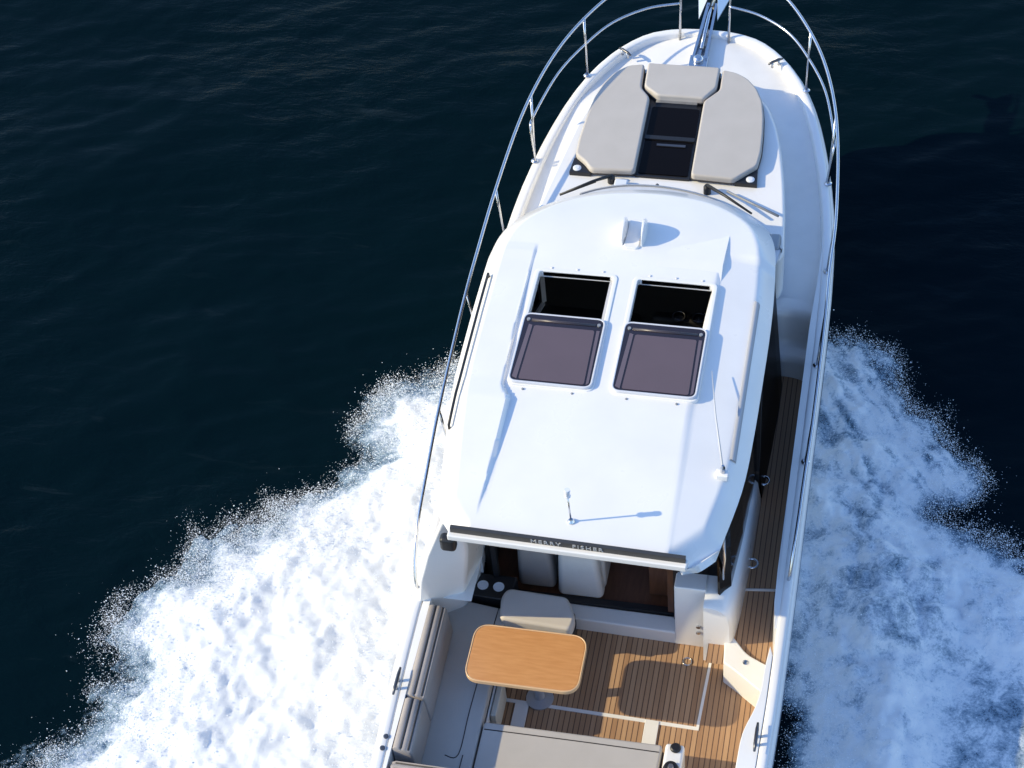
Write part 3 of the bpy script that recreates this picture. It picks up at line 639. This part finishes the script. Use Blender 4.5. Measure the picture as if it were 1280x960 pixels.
for (px_, py_, s) in ((-.84, 5.865, 1), (.665, 5.885, -1)):
    cl = empty('courtesy_light', (px_, py_, 1.81)); cl.parent = boat; cl.location = Vector(cl['wl'])-Vector(boat['wl'])
    tri = [(px_-s*.085, py_-.072), (px_+s*.115, py_-.072), (px_+s*.05, py_+.0), (px_-s*.03, py_+.09), (px_-s*.07, py_+.125)]
    slab('housing', tri, lambda x, y: zc(x, y)-.01, lambda x, y: zc(x, y)+.04, BLACK, cl, .006, 2)
    lathe('lens', (px_-s*.02, py_-.02, zc(px_, py_)+.04), [(.038, 0), (.038, .006), (.02, .014)], LAMP, cl, 16)

# ---- guard rails
RP = [(.24, 8.17, 2.34), (.42, 8.16, 2.36), (.60, 8.03, 2.35), (.80, 7.86, 2.325), (1.02, 7.50, 2.30), (1.20, 7.10, 2.26), (1.335, 6.62, 2.21), (1.42, 6.05, 2.165), (1.475, 5.25, 2.09), (1.495, 4.6, 2.03), (1.505, 4.1, 1.975), (1.505, 3.5, 1.89), (1.50, 2.9, 1.79), (1.485, 2.4, 1.69), (1.475, 2.0, 1.58), (1.462, 1.78, 1.44), (1.45, 1.66, 1.28), (1.44, 1.64, 1.19)]
MP = [(.235, 8.0, 2.10), (.53, 7.93, 2.075), (.83, 7.72, 2.05), (1.05, 7.40, 2.02), (1.24, 6.99, 1.985), (1.365, 6.43, 1.945), (1.37, 6.30, 1.90), (1.345, 6.24, 1.68), (1.335, 6.23, 1.585)]
RP_st = [p if p[1] > 5 else (p[0]*.985, 5.0+(p[1]-5.0)*.86, p[2]) for p in RP]
for s, lb, rp in ((-1, 'port guard rail', RP), (1, 'starboard guard rail', RP_st)):
    gr = link_mesh('guard_rail', *tube_geo(spline([(s*x, y, z) for x, y, z in rp], 6), .0145, 8), STEEL, boat, True, label=lb)
    tube('mid_rail', spline([(s*x, y, z) for x, y, z in MP], 6), .0115, STEEL, gr)
    for (bxx, by, t) in ((.235, 7.99, (.24, 8.17, 2.34)), (1.04, 7.37, (1.05, 7.43, 2.30)), (1.345, 6.25, (1.37, 6.42, 2.19)), (1.43, 5.25, (1.475, 5.28, 2.09)), (1.44, 4.1, (1.503, 4.13, 1.98)), (1.44, 2.95, (1.50, 2.97, 1.80))):
        if s == 1 and by < 5: t = (t[0]*.985, 5+(t[1]-5)*.86, t[2]); by = 5+(by-5)*.86
        zb = float(ZG(by))-(.085 if bxx < .5 else 0)
        o = tube('stanchion', [(s*bxx, by, zb), (s*(bxx*.4+t[0]*.6), by*.4+t[1]*.6, zb*.4+t[2]*.6), (s*t[0], t[1], t[2])], .0125, STEEL, gr)
        lathe('stanchion_foot', (s*bxx, by, zb), [(.035, 0), (.035, .008), (.02, .02)], STEEL, gr, 14)
# ---- mooring cleats
def cleat(x, y, z, ang=0., ln=.12, lb=None):
    c = empty('mooring_cleat', (x, y, z)); c.parent = boat; c.location = Vector(c['wl'])-Vector(boat['wl'])
    if lb: c['label'] = lb
    dx, dy = -math.sin(ang), math.cos(ang)
    tube('horn', [(x-dx*ln, y-dy*ln, z+.052), (x-dx*ln*.5, y-dy*ln*.5, z+.06), (x+dx*ln*.5, y+dy*ln*.5, z+.06), (x+dx*ln, y+dy*ln, z+.052)], [.009, .014, .014, .009], DSTEEL, c)
    for q_ in (-.035, .035): tube('foot', [(x+dx*q_, y+dy*q_, z-.004), (x+dx*q_, y+dy*q_, z+.055)], .013, STEEL, c)
cleat(-1.39, .75, 1.19, lb='port stern cleat'); cleat(1.33, .67, 1.19, lb='starboard stern cleat')
cleat(-.72, 7.68, 1.685, .9, .08, 'port bow cleat'); cleat(.72, 7.68, 1.685, -.9, .08, 'starboard bow cleat')
for (x, y) in ((-1.372, .30), (-1.375, .20)): lathe('filler_cap', (x, y, 1.186), [(.02, 0), (.02, .008), (.012, .01)], DSTEEL, boat, 12)
for (x, y) in ((1.10, 3.38), (1.10, 2.52)):
    o = empty('deck_fitting', (x, y, SDZ)); o.parent = boat; o.location = Vector(o['wl'])-Vector(boat['wl'])
    V, F = tube_geo([(x+.045*math.cos(a), y+.045*math.sin(a), 1.0-.2+.006) for a in np.linspace(0, 2*math.pi, 24)[:-1]], .011, 8, True); link_mesh('ring', V, F, STEEL, o, True)
    tube('bracket', [(x-.05, y, .806), (x-.11, y, .82)], .018, GEL, o)
# ---- anchor roller
ar = empty('bow_roller', (0, 7.9, 1.66)); ar.parent = boat; ar.location = Vector(ar['wl'])-Vector(boat['wl'])
V, F = merge(slab_geo([(-.075, 7.66), (-.05, 7.66), (.0, 8.46), (-.03, 8.46)], 1.66, lambda x, y: 1.74+.04*(y-7.66)), slab_geo([(.045, 7.66), (.07, 7.66), (.075, 8.46), (.05, 8.46)], 1.66, lambda x, y: 1.74+.04*(y-7.66)), slab_geo([(-.07, 7.66), (.065, 7.66), (.07, 8.46), (-.02, 8.46)], 1.655, 1.67))
link_mesh('channel', V, F, STEEL, ar)
lathe('roller', (-.015, 8.42, 1.73), [(.045, 0), (.03, .03), (.045, .06)], BLACK, ar, 14, (1, 0, 0))
V, F = merge(boxg(-.095, .08, 7.56, 7.72, 1.64, 1.72), lathe_geo((-.01, 7.64, 1.72), [(.05, 0), (.05, .03), (.03, .05)], 16)); link_mesh('windlass', V, F, STEEL, ar, False, .006, 2)
# ------------------------------------------------------------------ anchor (hangs in the roller)
an = empty('anchor', (0.02, 8.5, 1.6)); tag(an, 'stainless plough anchor with two pointed flukes hanging at the bow roller', 'anchor')
tube('shank', [(0.0, 7.8, 1.735), (.01, 8.3, 1.75), (.03, 8.62, 1.72), (.03, 8.78, 1.55)], [.018, .02, .024, .026], STEEL, an)
FLK = mat('polished_fluke', (.72, .73, .75), .35, metal=.6)
for s in (-1, 1):
    a, b, c, d = (.01+s*.09, 8.215, 1.76), (.02+s*.155, 8.62, 1.72), (.02+s*.03, 8.75, 1.80), (.02+s*.035, 8.6, 1.80)
    V = [a, b, c, d]+[(x, y, z-.015) for x, y, z in (a, b, c, d)]
    link_mesh('fluke', V, [(0, 1, 2, 3), (7, 6, 5, 4), (0, 4, 5, 1), (1, 5, 6, 2), (2, 6, 7, 3), (3, 7, 4, 0)], FLK, an)

# ------------------------------------------------------------------ loose cushions and table
def cushion(name, pts, z0, z1, m, label, rad=.05, bev=.028, seam=None, group=None):
    c = empty(name, (sum(p[0] for p in pts)/len(pts), sum(p[1] for p in pts)/len(pts), z0 if not callable(z0) else z0(pts[0][0], pts[0][1])))
    tag(c, label, 'cushion', group)
    rp = rounded(pts, rad, 5); slab('cover', rp, z0, z1, m, c, bev, 4)
    f = z1 if callable(z1) else (lambda x, y: z1)
    b = inset(rp, -.001); zz = z0 if callable(z0) else (lambda x, y: z0)
    tube('piping', [(x, y, zz(x, y)+.012) for x, y in b], .007, PIPE, c, 6, True)
    if seam:
        for sm in seam: tube('seam', [(x, y, f(x, y)+.0005) for x, y in spline(sm, 6)], .0045, PIPE, c, 5)
    return c
zp0 = lambda x, y: zc(x, y)+.012; zp1 = lambda x, y: zc(x, y)+.085
cushion('sunpad_cushion', [(-.465, 7.29), (-.445, 6.95), (-.35, 6.825), (-.335, 5.82), (-.73, 5.80), (-.80, 5.90), (-.90, 5.99), (-.905, 6.2), (-.89, 6.5), (-.86, 6.78), (-.81, 6.99), (-.73, 7.15), (-.61, 7.26)], zp0, zp1, FAB, 'beige sun pad cushion left of the dark foredeck hatch', .04, group='sun pad cushions')
cushion('sunpad_cushion', [(.265, 7.28), (.275, 6.99), (.15, 6.82), (.165, 5.82), (.55, 5.81), (.62, 5.89), (.73, 6.01), (.745, 6.2), (.735, 6.45), (.715, 6.68), (.68, 6.88), (.61, 7.05), (.51, 7.18), (.40, 7.25)], zp0, zp1, FAB, 'beige sun pad cushion right of the dark foredeck hatch', .04, group='sun pad cushions')
cushion('sunpad_cushion', [(-.435, 7.29), (.245, 7.29), (.245, 7.0), (.15, 6.835), (-.28, 6.835), (-.42, 6.96)], lambda x, y: zc(x, y)+.018, lambda x, y: zc(x, y)+.10, FAB, 'small beige headrest cushion at front of the sun pad', .03, group='sun pad cushions')
slab('sunpad_gap_backing', rounded([(-.84, 5.84), (.68, 5.84), (.70, 6.4), (.62, 6.9), (.4, 7.2), (.2, 7.25), (-.4, 7.25), (-.62, 7.2), (-.8, 6.9), (-.86, 6.4)], .05), lambda x, y: zc(x, y)-.02, lambda x, y: zc(x, y)+.010, BLACK, boat)  # black sheet added under the pads so the gaps between them read dark
# settee in the cockpit
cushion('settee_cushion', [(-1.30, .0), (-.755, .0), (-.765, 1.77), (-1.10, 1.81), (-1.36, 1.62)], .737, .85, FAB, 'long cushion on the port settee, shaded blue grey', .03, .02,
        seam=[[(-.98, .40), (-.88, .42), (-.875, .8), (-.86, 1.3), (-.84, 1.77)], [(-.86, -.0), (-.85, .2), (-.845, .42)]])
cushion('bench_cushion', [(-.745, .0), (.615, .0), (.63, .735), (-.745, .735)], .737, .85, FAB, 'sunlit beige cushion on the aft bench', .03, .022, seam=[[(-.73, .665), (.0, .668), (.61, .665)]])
def backrest(name, p0, p1, label, th=.15, zlo=.855, zhi=1.21, inward=1, group=None):
    c = empty(name, ((p0[0]+p1[0])/2, (p0[1]+p1[1])/2, zlo)); tag(c, label, 'cushion', group)
    d = Vector((p1[0]-p0[0], p1[1]-p0[1])).normalized(); n = Vector((d.y, -d.x))*inward
    prof = [(0, zlo), (0, zhi-.02), (.02, zhi), (.045, zhi+.004), (.062, zhi-.012), (.078, zhi-.003), (.10, zhi-.008), (.118, zhi-.026), (.135, zhi-.02), (.145, zhi-.04), (th, zhi-.09), (th+.015, zlo+.02), (th+.01, zlo)]
    rings = [[(p[0]+n.x*u, p[1]+n.y*u, z) for u, z in prof] for p in (p0, (p0[0]*.985+p1[0]*.015, p0[1]*.985+p1[1]*.015), (p0[0]*.015+p1[0]*.985, p0[1]*.015+p1[1]*.985), p1)]
    for k in (0, 3): rings[k] = [(x*.85+rings[k][6][0]*.15, y*.85+rings[k][6][1]*.15, z-(0.012 if z > zlo+.1 else 0)) for x, y, z in rings[k]]
    V, F = strip(rings); m_ = len(prof); F += [tuple(range(m_))[::-1] if inward > 0 else tuple(range(m_)), tuple(range(3*m_, 4*m_))]
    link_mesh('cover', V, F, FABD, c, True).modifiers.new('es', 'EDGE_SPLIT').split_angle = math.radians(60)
    for u, z in ((.062, zhi-.006), (.118, zhi-.02)):
        tube('channel', [(p[0]+n.x*u, p[1]+n.y*u, z) for p in (rings[1][0], rings[2][0])], .006, PIPE, c, 6)
    return c
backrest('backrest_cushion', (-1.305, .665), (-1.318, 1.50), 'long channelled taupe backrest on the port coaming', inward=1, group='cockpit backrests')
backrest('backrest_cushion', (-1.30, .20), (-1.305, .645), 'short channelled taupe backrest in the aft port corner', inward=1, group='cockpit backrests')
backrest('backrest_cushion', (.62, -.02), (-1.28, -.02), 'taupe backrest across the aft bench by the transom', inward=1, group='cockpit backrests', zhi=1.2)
# flip seat at the cabin door
fs = empty('door_seat', (-.52, 1.76, .46)); tag(fs, 'beige padded seat between table and cabin door', 'seat')
slab('seat_base', rounded([(-.79, 1.66), (-.23, 1.64), (-.23, 1.86), (-.79, 1.87)], .05), SOLE, .80, BLACK, fs, .01)
slab('seat_pad', rounded([(-.79, 1.93), (-.30, 1.91), (-.205, 1.73), (-.22, 1.60), (-.80, 1.625), (-.83, 1.84)], .05), .805, .93, mat('light_beige_vinyl', (.58, .53, .48), .7, noise=.05, nscale=4, bump=.2, bscale=300), fs, .03, 4)
tube('piping', [(x, y, .815) for x, y in inset(rounded([(-.79, 1.93), (-.30, 1.91), (-.205, 1.73), (-.22, 1.60), (-.80, 1.625), (-.83, 1.84)], .05), -.002)], .008, PIPE, fs, 6, True)
# table
tb = empty('cockpit_table', (-.46, 1.16, SOLE)); tag(tb, 'orange varnished wooden table with rounded corners in the cockpit', 'table')
tp = rounded([(-.925, 1.425), (-.035, 1.425), (-.035, .905), (-.925, .905)], .13, 8)
slab('tabletop', inset(tp, .012), 1.098, 1.135, TABLE, tb, .006, 2)
link_mesh('edging', *ring_slab_geo(tp, inset(tp, .0125), 1.095, 1.137), TABEDGE, tb, False, .005, 2)
PED = mat('satin_alloy', (.45, .46, .48), .4, metal=.4)
lathe('pedestal', (-.43, 1.235, SOLE), [(.04, 0), (.04, .645)], PED, tb, 20)
lathe('pedestal_base', (-.43, 1.235, SOLE+.003), [(.11, 0), (.11, .012), (.05, .03)], PED, tb, 24)
box('bracket', -.62, -.22, 1.07, 1.19, 1.06, 1.095, BLACK, tb, .01)

# ------------------------------------------------------------------ wake foam and spray
def foam_mat():
    m = bpy.data.materials.new('sea_foam'); m.use_nodes = True; t = m.node_tree; b = t.nodes['Principled BSDF']; N = t.nodes.new; L = t.links.new
    b.inputs['Base Color'].default_value = (.72, .72, .71, 1); b.inputs['Roughness'].default_value = .95; b.inputs['Specular IOR Level'].default_value = .2
    at_ = N('ShaderNodeAttribute'); at_.attribute_name = 'foam_amount'; g = N('ShaderNodeNewGeometry')
    n1 = N('ShaderNodeTexNoise'); n1.inputs['Scale'].default_value = 5.5; n1.inputs['Detail'].default_value = 10; n1.inputs['Roughness'].default_value = .74; n1.inputs['Distortion'].default_value = .5; L(g.outputs['Position'], n1.inputs['Vector'])
    n2 = N('ShaderNodeTexNoise'); n2.inputs['Scale'].default_value = 46; n2.inputs['Detail'].default_value = 4; n2.inputs['Roughness'].default_value = .8; L(g.outputs['Position'], n2.inputs['Vector'])
    s1 = N('ShaderNodeMath'); s1.operation = 'MULTIPLY_ADD'; s1.inputs[1].default_value = .45; L(n2.outputs[0], s1.inputs[0]); L(n1.outputs[0], s1.inputs[2])
    s2 = N('ShaderNodeMath'); s2.operation = 'SUBTRACT'; s2.inputs[1].default_value = .725; L(s1.outputs[0], s2.inputs[0])
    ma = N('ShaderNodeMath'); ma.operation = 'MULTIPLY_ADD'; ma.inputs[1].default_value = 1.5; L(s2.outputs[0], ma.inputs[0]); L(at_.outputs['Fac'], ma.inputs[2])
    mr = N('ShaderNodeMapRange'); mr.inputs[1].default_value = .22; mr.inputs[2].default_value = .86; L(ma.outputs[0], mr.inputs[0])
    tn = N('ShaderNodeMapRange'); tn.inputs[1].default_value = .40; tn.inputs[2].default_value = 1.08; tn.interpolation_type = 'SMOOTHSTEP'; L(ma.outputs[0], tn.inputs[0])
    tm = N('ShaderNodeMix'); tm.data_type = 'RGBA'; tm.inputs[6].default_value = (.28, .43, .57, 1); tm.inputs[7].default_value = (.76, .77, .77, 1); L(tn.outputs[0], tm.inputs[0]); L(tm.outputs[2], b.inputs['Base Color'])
    tr = N('ShaderNodeBsdfTransparent'); mx = N('ShaderNodeMixShader'); L(mr.outputs[0], mx.inputs[0]); L(tr.outputs[0], mx.inputs[1]); L(b.outputs[0], mx.inputs[2]); L(mx.outputs[0], t.nodes['Material Output'].inputs[0])
    bp = N('ShaderNodeBump'); bp.inputs['Strength'].default_value = .22; bp.inputs['Distance'].default_value = .03; L(s1.outputs[0], bp.inputs['Height']); L(bp.outputs[0], b.inputs['Normal'])
    return m
FOAM = foam_mat()
def sdf_poly(X, Y, P):
    P = np.array(P); n = len(P); d = np.full(X.shape, 1e9); ins = np.zeros(X.shape, bool)
    for i in range(n):
        a = P[i]; b = P[(i+1) % n]; ab = b-a; t = np.clip(((X-a[0])*ab[0]+(Y-a[1])*ab[1])/(ab@ab), 0, 1)
        d = np.minimum(d, np.hypot(X-a[0]-t*ab[0], Y-a[1]-t*ab[1]))
        c = ((a[1] > Y) != (b[1] > Y)) & (X < (b[0]-a[0])*(Y-a[1])/(b[1]-a[1]+1e-12)+a[0]); ins ^= c
    return np.where(ins, d, -d)
OCT = np.array([(1, 0, 0), (-1, 0, 0), (0, 1, 0), (0, -1, 0), (0, 0, 1), (0, 0, -1)], float)
OCTF = np.array([(0, 2, 4), (2, 1, 4), (1, 3, 4), (3, 0, 4), (2, 0, 5), (1, 2, 5), (3, 1, 5), (0, 3, 5)])
def drops_geo(C, R):
    n = len(C); V = (C[:, None, :]+OCT[None]*R[:, None, None]*(1+.5*RNG.standard_normal((n, 6, 1)).clip(-1, 1)*.5)).reshape(-1, 3)
    F = (OCTF[None]+(np.arange(n)*6)[:, None, None]).reshape(-1, 3); return V, F
def wake(name, poly, bbox, side, dens_fn, hmax, ndrop, label, reach=.7, pf=.25):
    st_ = .022; x = np.arange(bbox[0], bbox[1], st_); y = np.arange(bbox[2], bbox[3], st_); X, Y = np.meshgrid(x, y)
    sd = sdf_poly(X, Y, poly)
    # ragged outline
    sd = sd+.46*(fbm(X*1.6, Y*1.6, 5, 1)-.5)+.28*(fbm(X*5, Y*5, 5, 3, .6)-.5)-(.17 if side < 0 else 0.)
    D = dens_fn(X, Y, sd); lump = fbm(X*2.1, Y*2.1, 5, 2, .55)
    rise = smooth01((sd+.42)/.7); bil = lambda f, k: np.abs(2*fbm(X*f, Y*f, 2, k)-1)*1.6
    puff = .55*bil(1.5, 1)+.30*bil(3.4, 2)+.15*bil(8., 5)
    if side > 0: hmax = hmax*(1-.85*smooth01((X-2.2)/.6)*smooth01((2.8-Y)/.6))
    Z = -.02+rise*(.08+hmax*(.2+.8*smooth01(sd/.8))*(.7*lump+pf*puff)+.012*(fbm(X*26, Y*26, 2, 6)-.5))
    keep = (D > .02)
    n, k = X.shape; idx = np.arange(n*k).reshape(n, k); kq = keep[:-1, :-1] | keep[1:, :-1] | keep[:-1, 1:] | keep[1:, 1:]
    Q = np.stack([idx[:-1, :-1][kq], idx[:-1, 1:][kq], idx[1:, 1:][kq], idx[1:, :-1][kq]], 1)
    used = np.unique(Q); re = np.full(n*k, -1); re[used] = np.arange(len(used)); Q = re[Q]
    V = np.stack([X.ravel(), Y.ravel(), Z.ravel()], 1)[used]; A = D.ravel()[used]
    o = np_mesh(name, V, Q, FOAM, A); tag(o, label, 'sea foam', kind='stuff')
    # droplets: thrown off the ragged edge and over the crest
    m_ = ndrop*9; ix = RNG.integers(0, n, m_); jx = RNG.integers(0, k, m_); s_ = sd[ix, jx]; cl = fbm(X[ix, jx]*3.2, Y[ix, jx]*3.2, 4, 7)
    pr = np.where(s_ > 0, np.exp(-s_/reach)*.9, np.exp((s_+(.16 if side < 0 else .08))/.05).clip(0, 1)) * (.25+.75*smooth01((cl-.36)/.3))
    pick = RNG.random(m_) < pr*1.0; ix, jx, s_ = ix[pick][:ndrop], jx[pick][:ndrop], s_[pick][:ndrop]; c = len(ix)
    zz = np.maximum(Z[ix, jx], 0)+np.abs(RNG.standard_normal(c))*.08*np.exp(-np.maximum(s_, 0)/.6)+.005
    C = np.stack([X[ix, jx]+RNG.normal(0, .02, c), Y[ix, jx]+RNG.normal(0, .02, c), zz], 1)
    R_ = np.clip(np.exp(RNG.normal(math.log(.0023), .5, c)), .0010, .008)
    Vd, Fd = drops_geo(C, R_); d = np_mesh(name.replace('foam', 'spray'), Vd, Fd, DROP, None, True); return o, d
DROP = mat('spray_drops', (.86, .89, .93), .35)
PP = [(-1.2, 5.05), (-1.75, 5.02), (-2.03, 4.93), (-2.45, 4.73), (-2.61, 4.41), (-2.72, 3.95), (-2.63, 3.73), (-2.88, 3.41), (-3.25, 3.08), (-3.54, 2.82), (-3.84, 2.69), (-3.86, 2.46), (-3.93, 2.28), (-4.2, 2.03), (-4.34, 1.80), (-4.30, 1.47), (-4.08, 1.18), (-4.20, .84), (-4.35, .51), (-4.5, .2), (-4.9, -.3), (-5.4, -1.2), (-1.2, -1.2)]
SP = [(1.1, 5.75), (1.43, 5.66), (1.7, 5.6), (1.96, 5.44), (2.07, 5.11), (2.21, 4.9), (2.36, 4.86), (2.50, 4.62), (2.69, 4.53), (2.86, 4.19), (2.80, 3.96), (2.66, 3.79), (2.78, 3.65), (3.10, 3.46), (3.5, 3.3), (4.2, 2.6), (4.6, 1.2), (4.8, -1), (1.62, -1), (1.60, .3), (1.58, 1.0), (1.50, 1.8), (1.1, 2.4)]
def dens_port(X, Y, sd): return np.clip(.62+sd/.62+.25*smooth01(sd/.5)+.45*smooth01((X+3.0)/1.1)*smooth01(sd/.4), 0, 1.4+.6*(fbm(X*1.3, Y*1.3, 4, 6)-.42)+.3*smooth01((X+3.2)/1.2))*(sd > -.42)
def dens_st(X, Y, sd):
    hole = smooth01((fbm(X*1.7+3, Y*1.1, 4, 4)-.5)/.2); c_, s_ = math.cos(.55), math.sin(.55)
    U_ = X*c_+Y*s_; W_ = -X*s_+Y*c_
    lace = 1-np.abs(2*fbm(U_*7.5+.6*fbm(X*3, Y*3, 3, 1), W_*1.6, 4, 6, .55)-1)*1.6      # ridged filaments drawn out by the flow
    fil = smooth01((Y-3.3)/1.2)
    d = np.clip(.46+sd/.32, 0, 1.0)-.24*hole+fil*(.5*(lace-.6)-.12)+.35*(1-fil)*(fbm(X*3, Y*3, 4, 2)-.5)
    mk = smooth01((X-2.35)/.6)*smooth01((2.6-Y)/.6); d = d*(1-mk)+mk*(.74+.5*(fbm(X*5, Y*5, 4, 1)-.5))
    return np.clip(d, 0, 1.2)*(sd > -.3)
wp, dp = wake('wake_foam', PP, (-6.2, -1.2, -1.0, 5.7), -1, dens_port, .28, 120000, 'broad white wake foam in full sun off the port side', .28)
tag(dp, 'fine white spray flung from the sunlit port wake', 'spray', kind='stuff')
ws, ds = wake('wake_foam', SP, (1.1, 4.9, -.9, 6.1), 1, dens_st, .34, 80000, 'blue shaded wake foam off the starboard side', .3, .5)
tag(ds, 'fine spray flung from the shaded starboard wake', 'spray', kind='stuff')
for o in scn.objects:
    if 'wl' in o: del o['wl']
